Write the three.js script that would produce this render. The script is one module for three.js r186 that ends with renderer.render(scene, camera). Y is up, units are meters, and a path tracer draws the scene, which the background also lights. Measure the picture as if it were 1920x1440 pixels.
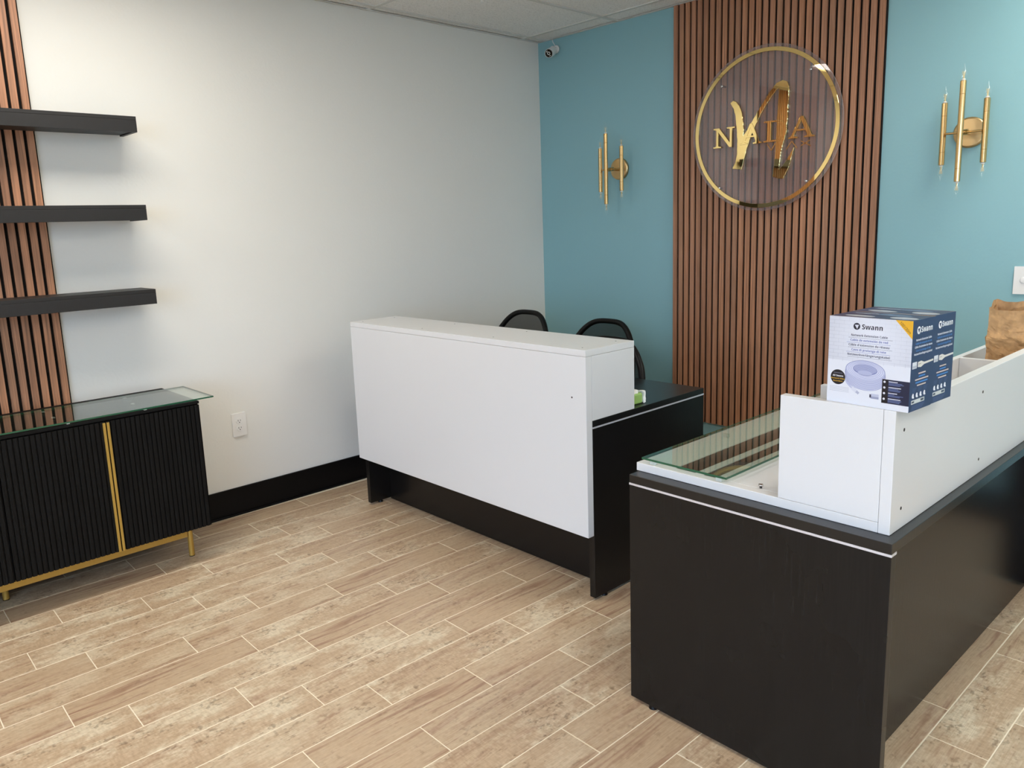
import * as THREE from 'three';
import { RoundedBoxGeometry } from 'three/addons/geometries/RoundedBoxGeometry.js';
import { mergeGeometries, toCreasedNormals } from 'three/addons/utils/BufferGeometryUtils.js';
import { FontLoader } from 'three/addons/loaders/FontLoader.js';
import { TextGeometry } from 'three/addons/geometries/TextGeometry.js';
import { RectAreaLightUniformsLib } from 'three/addons/lights/RectAreaLightUniformsLib.js';

// ------------------------------------------------------------------ camera, sky, lights, exposure
const scene = new THREE.Scene();
const renderer = new THREE.WebGLRenderer({ antialias: true });
renderer.toneMapping = THREE.LinearToneMapping;
renderer.toneMappingExposure = 1.3;
renderer.shadowMap.enabled = true;
RectAreaLightUniformsLib.init();

const V3 = THREE.Vector3;
const camera = new THREE.PerspectiveCamera(2 * Math.atan(720 / 1442.6) * 180 / Math.PI, 4 / 3, 0.05, 80);
{
  const yaw = 0.8174, pitch = -0.1775, roll = -0.0365;
  const f = new V3(-Math.sin(yaw) * Math.cos(pitch), Math.sin(pitch), -Math.cos(yaw) * Math.cos(pitch));
  const r0 = new V3(Math.cos(yaw), 0, -Math.sin(yaw)), u0 = new V3().crossVectors(r0, f);
  const r = r0.clone().multiplyScalar(Math.cos(roll)).addScaledVector(u0, Math.sin(roll));
  const u = u0.clone().multiplyScalar(Math.cos(roll)).addScaledVector(r0, -Math.sin(roll));
  camera.position.set(3.8443, 1.4667, 4.0498);
  camera.quaternion.setFromRotationMatrix(new THREE.Matrix4().makeBasis(r, u, f.clone().negate()));
  camera.setViewOffset(1920, 1440, 17.8, 37.7, 1920, 1440);
}
scene.add(camera);

// overcast daylight outside, seen only through the shop front behind the camera
scene.background = new THREE.Color().setRGB(0.46, 0.67, 1.0);
scene.backgroundIntensity = 7.0;

const PANEL_RADIANCE = 9.0;                      // recessed ceiling panels (their lights are made in their builder)
const PANEL_COLOR = new THREE.Color().setRGB(1.0, 0.95, 0.885);

// ------------------------------------------------------------------ helpers
let seed = 20240;
const rnd = () => { seed = (seed + 0x6D2B79F5) | 0; let t = Math.imul(seed ^ (seed >>> 15), 1 | seed); t = (t + Math.imul(t ^ (t >>> 7), 61 | t)) ^ t; return ((t ^ (t >>> 14)) >>> 0) / 4294967296; };
const rr = (a, b) => a + (b - a) * rnd();
const hash = (x, y, s) => { let h = Math.imul(x, 374761393) + Math.imul(y, 668265263) + Math.imul(s, 1442695041); h = Math.imul(h ^ (h >>> 13), 1274126177); return ((h ^ (h >>> 16)) >>> 0) / 4294967296; };
const wrapi = (a, n) => ((a % n) + n) % n;
function vnoise(x, y, s, px = 4096, py = 4096) {      // periodic value noise
  const x0 = Math.floor(x), y0 = Math.floor(y), fx = x - x0, fy = y - y0, ux = fx * fx * (3 - 2 * fx), uy = fy * fy * (3 - 2 * fy);
  const a = hash(wrapi(x0, px), wrapi(y0, py), s), b = hash(wrapi(x0 + 1, px), wrapi(y0, py), s), c = hash(wrapi(x0, px), wrapi(y0 + 1, py), s), d = hash(wrapi(x0 + 1, px), wrapi(y0 + 1, py), s);
  return a + (b - a) * ux + (c - a) * uy + (a - b - c + d) * ux * uy;
}
function fbm(x, y, s, oct = 4, px = 4096, py = 4096) {
  let v = 0, a = 0.5, n = 0;
  for (let i = 0; i < oct; i++) { v += a * vnoise(x, y, s + i * 17, px, py); n += a; a *= 0.5; x *= 2; y *= 2; px *= 2; py *= 2; }
  return v / n;
}
const sm = (a, b, x) => { const t = Math.min(1, Math.max(0, (x - a) / (b - a))); return t * t * (3 - 2 * t); };
const lerp = (a, b, t) => a + (b - a) * t;
function tex(w, h, fn, srgb = true, rx = 1, ry = 1) {
  const data = new Uint8Array(w * h * 4);
  for (let j = 0; j < h; j++) for (let i = 0; i < w; i++) {
    const c = fn(i / w, j / h, i, j), k = (j * w + i) * 4;
    for (let q = 0; q < 3; q++) data[k + q] = Math.max(0, Math.min(255, Array.isArray(c) ? c[q] : c));
    data[k + 3] = 255;
  }
  const t = new THREE.DataTexture(data, w, h, THREE.RGBAFormat);
  t.wrapS = t.wrapT = THREE.RepeatWrapping; t.magFilter = THREE.LinearFilter; t.minFilter = THREE.LinearMipmapLinearFilter; t.generateMipmaps = true;
  if (srgb) t.colorSpace = THREE.SRGBColorSpace;
  t.repeat.set(rx, ry); t.needsUpdate = true; return t;
}
const std = (o) => new THREE.MeshStandardMaterial(o);
const phy = (o) => new THREE.MeshPhysicalMaterial(o);

// metres as uv, chosen from the way each face points
function metreUV(g, du = 0, dv = 0) {
  g = g.index ? g.toNonIndexed() : g;
  const p = g.attributes.position, uv = new Float32Array(p.count * 2), a = new V3(), b = new V3(), c = new V3();
  for (let i = 0; i < p.count; i += 3) {
    a.fromBufferAttribute(p, i); b.fromBufferAttribute(p, i + 1); c.fromBufferAttribute(p, i + 2);
    const n = b.clone().sub(a).cross(c.clone().sub(a)), ax = Math.abs(n.x), ay = Math.abs(n.y), az = Math.abs(n.z);
    [a, b, c].forEach((q, k) => {
      const s = ax >= ay && ax >= az ? [q.z, q.y] : ay >= az ? [q.x, q.z] : [q.x, q.y];
      uv[(i + k) * 2] = s[0] + du; uv[(i + k) * 2 + 1] = s[1] + dv;
    });
  }
  g.setAttribute('uv', new THREE.BufferAttribute(uv, 2));
  return g;
}
const bx = (x0, x1, y0, y1, z0, z1) => { const g = new THREE.BoxGeometry(x1 - x0, y1 - y0, z1 - z0); g.translate((x0 + x1) / 2, (y0 + y1) / 2, (z0 + z1) / 2); return metreUV(g); };
const rbx = (x0, x1, y0, y1, z0, z1, r = 0.0015) => {
  const g = new RoundedBoxGeometry(x1 - x0, y1 - y0, z1 - z0, 2, Math.min(r, (x1 - x0) / 2.01, (y1 - y0) / 2.01, (z1 - z0) / 2.01));
  g.translate((x0 + x1) / 2, (y0 + y1) / 2, (z0 + z1) / 2);
  return metreUV(g);
};
const cyl = (r0, r1, h, seg = 24) => new THREE.CylinderGeometry(r0, r1, h, seg);
const at = (g, x, y, z) => g.translate(x, y, z);
function rod(a, b, r, seg = 12) {
  const d = new V3().subVectors(b, a), g = cyl(r, r, d.length(), seg);
  g.applyQuaternion(new THREE.Quaternion().setFromUnitVectors(new V3(0, 1, 0), d.clone().normalize()));
  g.translate((a.x + b.x) / 2, (a.y + b.y) / 2, (a.z + b.z) / 2); return g;
}
const lathe = (pts, seg = 24) => new THREE.LatheGeometry(pts.map(([x, y]) => new THREE.Vector2(x, y)), seg);
const tube = (pts, r, seg = 40, rad = 8, closed = false) => new THREE.TubeGeometry(new THREE.CatmullRomCurve3(pts.map((q) => new V3(...q)), closed), seg, r, rad, closed);
const merge = (list) => mergeGeometries(list.map((g) => { g = g.index ? g.toNonIndexed() : g; for (const k of Object.keys(g.attributes)) if (!['position', 'normal', 'uv'].includes(k)) g.deleteAttribute(k); return g; }));
const used = {};
function numbered(name) { const n = used[name] ?? 0; used[name] = n + 1; return n ? name + '_' + String(n).padStart(3, '0') : name; }
function obj(name, geo, mat, parent) {
  const m = new THREE.Mesh(geo, mat); m.castShadow = m.receiveShadow = true;
  m.name = parent ? name : numbered(name); (parent ?? scene).add(m); return m;
}
function tag(o, label, category, group) { o.userData.label = label; o.userData.category = category; if (group) o.userData.group = group; return o; }
function thing(name, label, category, [x, y, z] = [0, 0, 0], turn = 0, group) {
  const o = new THREE.Group(); o.name = numbered(name); o.position.set(x, y, z); o.rotation.y = turn; scene.add(o); return tag(o, label, category, group);
}
function struct(name, geo, mat, label, category) { const m = obj(name, geo, mat); m.name = name; m.userData.kind = 'structure'; if (label) m.userData.label = label; if (category) m.userData.category = category; return m; }
function structGroup(name, label, category) { const o = new THREE.Group(); o.name = name; o.userData.kind = 'structure'; o.userData.label = label; o.userData.category = category; scene.add(o); return o; }

// ------------------------------------------------------------------ materials
const paintBump = tex(256, 256, (u, v) => 255 * fbm(u * 48, v * 48, 5, 3, 48, 48), false, 2, 2);
const M = {};
M.wallWhite = std({ color: new THREE.Color().setRGB(0.785, 0.77, 0.71), roughness: 0.6, bumpMap: paintBump, bumpScale: 0.00035 });
M.wallTeal = std({ color: new THREE.Color().setRGB(0.25, 0.46, 0.49), roughness: 0.42, bumpMap: paintBump, bumpScale: 0.0003 });
M.trimWhite = std({ color: 0xe6e5e0, roughness: 0.55 });
const lamBump = tex(256, 256, (u, v) => 255 * (0.7 * fbm(u * 90, v * 6, 61, 3, 90, 6) + 0.3 * vnoise(u * 128, v * 20, 9, 128, 20)), false, 4, 3);
const lamCol = tex(256, 256, (u, v) => { const g = fbm(u * 70, v * 4, 63, 3, 70, 4); const k = lerp(17, 27, g); return [k * 1.0, k * 0.97, k * 0.95]; }, true, 4, 3);
const smudge = tex(256, 256, (u, v) => 255 * (0.62 + 0.1 * fbm(u * 6, v * 6, 141, 3, 6, 6) + 0.12 * sm(0.58, 0.72, fbm(u * 5, v * 5, 143, 4, 5, 5))), false, 1, 1);
M.black = phy({ map: lamCol, roughness: 0.27, specularIntensity: 0.62, bumpMap: lamBump, bumpScale: 0.0002 });
M.blackSmudged = phy({ map: lamCol, roughness: 0.38, roughnessMap: smudge, specularIntensity: 0.55, bumpMap: lamBump, bumpScale: 0.0002 });
M.blackTop = std({ map: lamCol, roughness: 0.3, bumpMap: lamBump, bumpScale: 0.0001 });
M.blackFlat = phy({ color: 0x0a0a0b, roughness: 0.45, specularIntensity: 0.5 });
M.white = std({ color: new THREE.Color().setRGB(0.68, 0.675, 0.665), roughness: 0.34 });
M.silver = std({ color: 0xe2e2e8, metalness: 0.5, roughness: 0.35 });
M.tee = std({ color: 0xd2d1cb, roughness: 0.5 });
M.hole = std({ color: 0x37332f, roughness: 0.9 });
M.plastic = std({ color: 0xe9e7e2, roughness: 0.38 });
M.baseBlack = phy({ color: 0x0c0c0d, roughness: 0.4, specularIntensity: 0.3 });
M.felt = std({ color: 0x0b0908, roughness: 1 });
const ovenGrain = tex(256, 256, (u, v) => { const g = fbm(u * 60, v * 5, 33, 4, 60, 5); const k = lerp(9, 22, g); return [k, k * 0.99, k * 0.98]; }, true, 5, 3);
const ovenBump = tex(256, 256, (u, v) => 255 * fbm(u * 80, v * 8, 37, 4, 80, 8), false, 5, 3);
M.cabinet = phy({ map: ovenGrain, roughness: 0.6, specularIntensity: 0.3, bumpMap: ovenBump, bumpScale: 0.0006 });
M.shelf = phy({ color: 0x222121, roughness: 0.5, specularIntensity: 0.8, bumpMap: ovenBump, bumpScale: 0.0002 });
M.goldPaint = std({ color: 0xbd9a4c, metalness: 0.6, roughness: 0.45 });
M.brass = phy({ color: new THREE.Color().setRGB(0.62, 0.42, 0.19), metalness: 1, roughness: 0.2 });
M.brassPlate = phy({ color: new THREE.Color().setRGB(0.66, 0.47, 0.24), metalness: 1, roughness: 0.32 });
M.goldMirror = std({ color: new THREE.Color().setRGB(0.86, 0.66, 0.28), metalness: 1, roughness: 0.02 });
M.chrome = std({ color: 0xd8d8da, metalness: 1, roughness: 0.16 });
M.pane = phy({ color: 0xffffff, transmission: 1, thickness: 0, roughness: 0.0, ior: 1.5 });
M.greenPane = phy({ color: 0xf1f7f2, transmission: 1, thickness: 0, roughness: 0.0, ior: 1.52 });
M.greenEdge = phy({ color: 0x2f6b4d, transmission: 0.35, thickness: 0, roughness: 0.15, ior: 1.5 });
M.acrylic = phy({ color: 0xf0ecec, transmission: 0.93, thickness: 0, roughness: 0.02, ior: 1.49 });
M.acrylicEdge = phy({ color: 0xe4e0de, transmission: 0.6, thickness: 0, roughness: 0.25 });
M.bulbGlass = phy({ color: 0xffffff, transmission: 1, thickness: 0, roughness: 0.0, ior: 1.5 });
M.filament = std({ color: 0xd8c48a, roughness: 0.5 });
M.tissue = std({ color: 0xf0f0ea, roughness: 0.9 });
M.green = std({ color: 0x9fc46c, roughness: 0.5 });
M.pad = phy({ color: 0xe6eae6, transmission: 0.5, thickness: 0, roughness: 0.3 });

// walnut slats: one grain, four tones
const walnut = tex(256, 1024, (u, v) => {
  const w = fbm(u * 5 + 0, v * 2, 71, 3, 5, 2) * 5, g = fbm(u * 60 + w, v * 5, 73, 4, 4096, 5), f = vnoise(u * 220, v * 26, 75, 220, 26);
  const k = 0.72 + 0.42 * g - 0.1 * f;
  return [182 * k, 130 * k, 98 * k];
}, true, 4, 0.8);
const slatMats = [[1, 1, 1], [0.86, 0.84, 0.82], [1.1, 1.06, 1.0], [0.94, 0.97, 0.98]].map((c) => std({ map: walnut, color: new THREE.Color().setRGB(c[0] * 1.08, c[1] * 1.09, c[2] * 1.1), roughness: 0.46 }));

// wood-look ceramic planks: some with flowing grain, some scraped and mottled
const tileMats = [];
for (let k = 0; k < 10; k++) {
  const s = 100 + k * 31, mott = [0.15, 0.9, 0.5, 1.0, 0.3, 0.75, 0.1, 0.6, 0.95, 0.4][k], warm = [1, 0.25, 0.6, 0.1, 0.85, 0.35, 0.75, 0.5, 0.2, 0.65][k];
  const t = tex(512, 128, (u, v) => {
    const bend = (fbm(u * 2, v * 2, s, 2) - 0.5) * 1.6;
    const grain = fbm(u * 3, v * 16 + bend * 3, s + 1, 4), fine = fbm(u * 10, v * 70 + bend * 6, s + 2, 2);
    const cloud = fbm(u * 5, v * 2.6, s + 4, 4), grit = fbm(u * 46, v * 20, s + 3, 3), hatch = fbm(u * 130, v * 9, s + 6, 2), band = fbm(u * 1.3, v * 4 + bend, s + 5, 2);
    const pale = sm(0.36, 0.72, cloud * 0.72 + grit * 0.28) * mott;
    const dark = sm(0.48, 0.8, grain * 0.6 + band * 0.4) * (0.3 + 0.8 * warm);
    let c = [187, 161, 131];
    c = [lerp(c[0], 152, dark), lerp(c[1], 118, dark), lerp(c[2], 95, dark)];
    c = [lerp(c[0], 214, pale), lerp(c[1], 198, pale), lerp(c[2], 170, pale)];
    const nick = sm(0.6, 0.76, fbm(u * 40, v * 16, s + 8, 3)) * sm(0.45, 0.6, fbm(u * 7, v * 3, s + 9, 2)) * 0.42 * (0.3 + mott), q = (fine - 0.5) * 24 + (hatch - 0.5) * 22 * mott + (grit - 0.5) * 12;
    return [c[0] + q - 70 * nick, c[1] + q - 67 * nick, c[2] + q - 60 * nick];
  });
  t.wrapS = t.wrapT = THREE.ClampToEdgeWrapping;
  tileMats.push(std({ map: t, roughness: 0.42 }));
}
M.grout = std({ color: 0xefe2c8, roughness: 0.9 });
const ceilTex = tex(256, 256, (u, v) => { const a = fbm(u * 40, v * 40, 91, 3, 40, 40), p = sm(0.72, 0.8, vnoise(u * 90, v * 90, 93, 90, 90)); const k = 232 + 14 * a - 22 * p; return [k, k * 0.99, k * 0.97]; }, true, 3, 3);
M.ceilTile = std({ map: ceilTex, roughness: 0.95 });

// ------------------------------------------------------------------ room shell
const H = 2.686, RX = 7.0, RZ = 6.8, WT = 0.2;
const floor = struct('floor', bx(-WT, RX + WT, -0.06, -0.0008, -WT, RZ + WT), M.grout, 'beige wood-look plank tile floor with cream grout', 'floor');
{
  const A = -0.0244, P = 0.1513, S0 = 0.386, L = 0.5972, W = P - 0.0030, LL = L - 0.0030;
  const offs = [2.955, 2.806, 3.113, 2.956, 2.80, 3.104, 2.943, 2.788, 3.099, 2.935, 2.781, 3.091, 2.785, 2.339, 2.491, 2.78, 2.343, 2.65, 1.617, 1.18, 1.55, 1.4, 1.21, 1.63, 1.36];
  function plank(s0, s1, t0, t1, u0, u1) {            // chamfered ceramic plank, top at 0
    const c = 0.0012, y0 = -0.004, yc = -0.0009, pos = [], uv = [];
    const top = [[s0 + c, 0, t0 + c], [s0 + c, 0, t1 - c], [s1 - c, 0, t1 - c], [s1 - c, 0, t0 + c]], rim = [[s0, yc, t0], [s0, yc, t1], [s1, yc, t1], [s1, yc, t0]], low = rim.map((q) => [q[0], y0, q[2]]);
    const put = (...q) => q.forEach((w) => { pos.push(...w); uv.push(lerp(u0, u1, (w[2] - t0) / (t1 - t0)), (w[0] - s0) / (s1 - s0)); });
    const quad = (a, b, d, e) => put(a, b, d, a, d, e);
    quad(...top);
    for (let i = 0; i < 4; i++) { const j = (i + 1) % 4; quad(rim[i], rim[j], top[j], top[i]); quad(low[i], low[j], rim[j], rim[i]); }
    const g = new THREE.BufferGeometry(); g.setAttribute('position', new THREE.Float32BufferAttribute(pos, 3)); g.setAttribute('uv', new THREE.Float32BufferAttribute(uv, 2)); g.computeVertexNormals(); return g;
  }
  const full = [plank(0, W, 0, LL, 0, 1), plank(0, W, 0, LL, 1, 0)], far = tileMats.map(() => []);
  let n = 0;
  for (let k = -3; k < 41; k++) {
    const o = k >= 0 && k < offs.length ? offs[k] : 1 + 0.597 * ((k * 7 % 12) / 12);
    for (let j = -8; j < 12; j++) {
      const s = S0 + k * P + 0.0017, t = o + j * L + 0.0017;
      const x = s * Math.cos(A) + (t + 0.3) * Math.sin(A), z = -s * Math.sin(A) + (t + 0.3) * Math.cos(A);
      if (x < -0.1 || x > RX + 0.02 || z < -0.28 || z > RZ + 0.28) continue;
      const v = wrapi(n * 7 + k * 3 + Math.floor(hash(k + 9, j + 9, 4) * 10), 10), flip = hash(k + 5, j + 5, 8) > 0.5 ? 1 : 0; n++;
      const cx = s * Math.cos(A) + t * Math.sin(A), cz = -s * Math.sin(A) + t * Math.cos(A);
      const inView = x < 4.0 && z < 4.2 && z > 0.3 && !(x > 2.6 && z > 3.4);
      const t0 = Math.max(t, -0.1), t1 = Math.min(t + LL, RZ + 0.14);
      if (inView) { const m = obj('tile', full[flip], tileMats[v], floor); m.position.set(cx, 0, cz); m.rotation.y = A; }
      else { const g = plank(0, W, 0, t1 - t0, 0, (t1 - t0) / LL); g.rotateY(A); g.translate(cx + (t0 - t) * Math.sin(A), 0, cz + (t0 - t) * Math.cos(A)); far[v].push(g); }
    }
  }
  const gs = [], mats = [];
  far.forEach((list, v) => { if (list.length) { gs.push(mergeGeometries(list)); mats.push(tileMats[v]); } });
  const m = obj('tiles', mergeGeometries(gs, true), mats, floor); m.userData.kind = 'stuff';
}
struct('wall_left', bx(-WT, 0, -0.06, H + 0.3, -WT, RZ + WT), M.wallWhite, 'warm white painted wall behind the floating shelves', 'wall');
struct('wall_back', bx(0, RX, -0.06, H + 0.3, -WT, 0), M.wallTeal, 'teal painted wall behind the reception desks', 'wall');
struct('wall_right', bx(RX, RX + WT, -0.06, H + 0.3, -WT, RZ + WT), M.wallWhite, 'white painted wall on the far side of the desks', 'wall');
struct('wall_front', merge([bx(0, 2.8, -0.06, H + 0.3, RZ, RZ + WT), bx(6.8, RX, -0.06, H + 0.3, RZ, RZ + WT), bx(2.8, 6.8, 2.55, H + 0.3, RZ, RZ + WT), bx(2.8, 6.8, -0.06, 0.1, RZ, RZ + WT)]), M.wallWhite, 'shop front wall around the glazing', 'wall');
{
  const frame = std({ color: 0x2a2a2b, roughness: 0.4, metalness: 0.4 });
  const w = structGroup('window_1', 'shop front glazing in dark metal frames', 'window');
  for (let i = 0; i < 4; i++) {
    const x0 = 2.8 + i, x1 = x0 + 1;
    obj('window_frame', merge([bx(x0, x0 + 0.03, 0.1, 2.55, RZ + 0.06, RZ + 0.12), bx(x1 - 0.03, x1, 0.1, 2.55, RZ + 0.06, RZ + 0.12), bx(x0 + 0.03, x1 - 0.03, 0.1, 0.15, RZ + 0.06, RZ + 0.12), bx(x0 + 0.03, x1 - 0.03, 2.5, 2.55, RZ + 0.06, RZ + 0.12)]), frame, w);
    obj('pane', bx(x0 + 0.03, x1 - 0.03, 0.15, 2.5, RZ + 0.085, RZ + 0.093), M.pane, w);
  }
  const g = struct('pavement', bx(-12, 18, -0.2, -0.07, RZ + WT, 30), std({ color: 0x8f8d88, roughness: 0.95 }), 'grey pavement outside the shop front', 'pavement');
}
struct('baseboard_left', merge([rbx(0.0005, 0.0125, 0.0005, 0.149, 0.0128, RZ - 0.002, 0.002), rbx(0.0125, 0.022, 0.0005, 0.012, 0.0228, RZ - 0.002, 0.004)]), M.baseBlack, 'tall black baseboard along the white wall', 'baseboard');
struct('baseboard_back', merge([rbx(0.0005, RX - 0.002, 0.0005, 0.149, 0.0005, 0.0125, 0.002), rbx(0.0228, RX - 0.002, 0.0005, 0.012, 0.0125, 0.022, 0.004)]), M.baseBlack, 'tall black baseboard along the teal wall', 'baseboard');

// suspended ceiling: lay-in tiles, tees, wall angle, light panels
const ceiling = struct('ceiling', bx(-WT, RX + WT, H + 0.2, H + 0.3, -WT, RZ + WT), M.trimWhite, 'white suspended ceiling of two by four foot tiles', 'ceiling');
{
  const X = [0], Z = [0]; for (let x = 0.085; x < RX; x += 0.61) X.push(x); X.push(RX); for (let z = 0.17; z < RZ; z += 1.22) Z.push(z); Z.push(RZ);
  const panels = [[2, 3], [6, 1], [10, 1], [8, 3], [2, 5], [6, 5], [10, 5]];
  for (let i = 1; i < X.length - 1; i++) obj('ceiling_tee', bx(X[i] - 0.012, X[i] + 0.012, H, H + 0.03, 0.001, RZ - 0.001), M.tee, ceiling);
  for (let j = 1; j < Z.length - 1; j++) for (let i = 0; i < X.length - 1; i++) obj('ceiling_tee', bx(X[i] + (i ? 0.012 : 0.001), X[i + 1] - (i < X.length - 2 ? 0.012 : 0.001), H + 0.0004, H + 0.03, Z[j] - 0.012, Z[j] + 0.012), M.tee, ceiling);
  for (let i = 0; i < X.length - 1; i++) for (let j = 0; j < Z.length - 1; j++) {
    if (X[i + 1] - X[i] < 0.03 || Z[j + 1] - Z[j] < 0.03) continue;
    const x0 = X[i] + 0.003, x1 = X[i + 1] - 0.003, z0 = Z[j] + 0.003, z1 = Z[j + 1] - 0.003;
    if (panels.some(([a, b]) => a === i && b === j)) {
      const t = thing('ceiling_light', 'flat white light panel in the ceiling ' + (j < 2 ? ['', 'close to the teal wall past the hutch', 'in the far corner by the teal wall'] : j < 4 ? ['beside the floating shelves', 'above the aisle by the cable cartons', ''] : ['between the shelf wall and shop front', 'just inside the shop front glazing', 'between the plain side wall and shop front'])[i < 4 ? 0 : i < 9 ? 1 : 2], 'ceiling light', [(x0 + x1) / 2, H + 0.003, (z0 + z1) / 2], 0, 'ceiling light panels');
      const hx = (x1 - x0) / 2, hz = (z1 - z0) / 2;
      obj('frame', merge([bx(-hx, hx, 0.002, 0.05, -hz, -hz + 0.02), bx(-hx, hx, 0.002, 0.05, hz - 0.02, hz), bx(-hx, -hx + 0.02, 0.002, 0.05, -hz + 0.02, hz - 0.02), bx(hx - 0.02, hx, 0.002, 0.05, -hz + 0.02, hz - 0.02)]), M.trimWhite, t);
      obj('diffuser', bx(-hx + 0.02, hx - 0.02, 0.012, 0.02, -hz + 0.02, hz - 0.02), std({ color: 0xf4f2ec, emissive: PANEL_COLOR, emissiveIntensity: 1.0, roughness: 0.6 }), t);
      const l = new THREE.RectAreaLight(PANEL_COLOR, PANEL_RADIANCE, 2 * hx - 0.05, 2 * hz - 0.05);
      l.name = 'panel_light'; l.position.set(0, 0.009, 0); l.rotation.x = -Math.PI / 2; t.add(l);
    } else obj('ceiling_tile', bx(x0, x1, H + 0.006, H + 0.022, z0, z1), M.ceilTile, ceiling);
  }
}
struct('trim_1', merge([[0.001, 0.2, 0.0012], [0.2, 0.4, 0.006], [0.4, 1.15, 0.0012], [1.15, 1.415, 0.007], [1.415, 1.44, 0.0012], [1.44, 1.8, 0.008], [1.8, RZ - 0.001, 0.0012]].flatMap(([a, b, o]) => [bx(o, 0.024, H - 0.0006, H + 0.002, a, b), bx(o, o + 0.0015, H + 0.002, H + 0.022, a, b)])), M.tee, 'white metal wall angle where ceiling meets the white wall', 'trim');
struct('trim_2', merge([bx(0.024, RX - 0.001, H - 0.0006, H + 0.002, 0.001, 0.024), bx(0.024, RX - 0.001, H + 0.002, H + 0.022, 0.001, 0.003)]), M.tee, 'white metal wall angle where ceiling meets the teal wall', 'trim');

// ------------------------------------------------------------------ slat panels
function slatPanel(label, pos, turn, y0, y1) {
  const t = thing('slat_panel', label, 'wall panel', pos, turn, 'walnut slat wall panels');
  obj('backing', bx(-0.0005, 1.194, y0, y1, 0.0006, 0.0095), M.felt, t);
  const geos = [0, 1, 2, 3, 4, 5].map((k) => metreUV(new RoundedBoxGeometry(0.027, y1 - y0, 0.0125, 1, 0.0007), k * 0.173, k * 0.61));
  for (let i = 0; i < 30; i++) {
    const m = obj('slat', geos[Math.floor(rnd() * 6)], slatMats[Math.floor(rnd() * 4)], t);
    m.position.set(0.0135 + i * 0.04, (y0 + y1) / 2, 0.0095 + 0.00625);
  }
  return t;
}
slatPanel('vertical walnut slat panel behind the round gold and acrylic sign', [1.110, 0, 0], 0, 0.2344, 2.684);
slatPanel('vertical walnut slat panel on white wall behind the black floating shelves', [0, 0, 3.147 + 1.187], Math.PI / 2, 0.2344, 2.684);

// ------------------------------------------------------------------ reception desks
function slabFoot(parent, x, z) { obj('foot', at(cyl(0.011, 0.014, 0.012, 16), x, 0.006, z), M.blackFlat, parent); }
const D1 = [2.0202, 0, 1.9197], T1 = -0.0108, D2 = [3.2492, 0, 2.3153], T2 = -0.0248;
{
  const t = thing('reception_desk', 'long black laminate desk under the white closed-top counter screen', 'desk', D1, T1, 'black reception desks');
  const L = 1.612, w0 = -0.785, w1 = -0.036;
  obj('desktop', rbx(-L, 0, 0.706, 0.7308, w0, w1, 0.0015), M.blackTop, t);
  for (const [a, b] of [[-0.028, 0], [-L, -L + 0.028]]) {
    obj('end_panel', rbx(a, b, 0.012, 0.7, w0, w1), M.black, t);
    obj('edge_strip', bx(a - 0.0006, b + 0.0006, 0.7, 0.706, w0 - 0.0006, w1 + 0.0006), M.silver, t).userData.label = 'thin silver strip under the desktop';
  }
  obj('modesty_panel', bx(-L + 0.028, -0.028, 0.006, 0.706, -0.185, -0.165), M.black, t);
  for (const x of [-0.014, -L + 0.014]) for (const z of [-0.105, -0.7]) slabFoot(t, x, z);
}
{
  const t = thing('counter_screen', 'white laminate counter screen with a closed top on the long black desk', 'counter', D1, T1);
  const L = 1.6112;
  obj('front_panel', rbx(-L, 0, 0.273, 0.9796, -0.033, 0), M.white, t);
  obj('top_board', rbx(-L, 0, 0.9804, 1.0052, -0.29, 0), M.white, t);
  obj('end_board', rbx(-0.026, 0, 0.7312, 0.9796, -0.29, -0.0338), M.white, t);
  obj('end_board', rbx(-L, -L + 0.026, 0.7312, 0.9796, -0.29, -0.0338), M.white, t);
  obj('divider', rbx(-L / 2 - 0.012, -L / 2 + 0.012, 0.7312, 0.9796, -0.28, -0.0338), M.white, t);
  for (const x of [-1.555, -1.048, -0.55, -0.052]) for (const z of [-0.043, -0.241]) obj('screw', at(cyl(0.0032, 0.0032, 0.0008, 12), x, 1.0053, z), M.hole, t);
  const h = cyl(0.0035, 0.0035, 0.0008, 12); h.rotateX(Math.PI / 2); obj('screw_hole', at(h, -0.071, 0.819, 0.0002), M.hole, t);
}
const L2 = 1.68;
{
  const t = thing('reception_desk', 'black laminate desk carrying the open white hutch and cable boxes', 'desk', D2, T2, 'black reception desks');
  const W = 0.7444;
  obj('desktop', rbx(-W, 0, 0.7065, 0.7318, -L2, 0), M.blackTop, t);
  for (const [a, b] of [[-0.028, 0], [-L2, -L2 + 0.028]]) {
    obj('end_panel', rbx(-W, 0, 0.012, 0.7005, a, b), M.blackSmudged, t);
    obj('edge_strip', bx(-W - 0.0006, 0.0006, 0.7005, 0.7065, a - 0.0006, b + 0.0006), M.silver, t).userData.label = 'thin silver strip under the desktop';
  }
  obj('modesty_panel', bx(-0.135, -0.114, 0.003, 0.7065, -L2 + 0.028, -0.028), M.black, t);
  for (const x of [-0.669, -0.08]) for (const z of [-0.014, -L2 + 0.014]) slabFoot(t, x, z);
}
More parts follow.
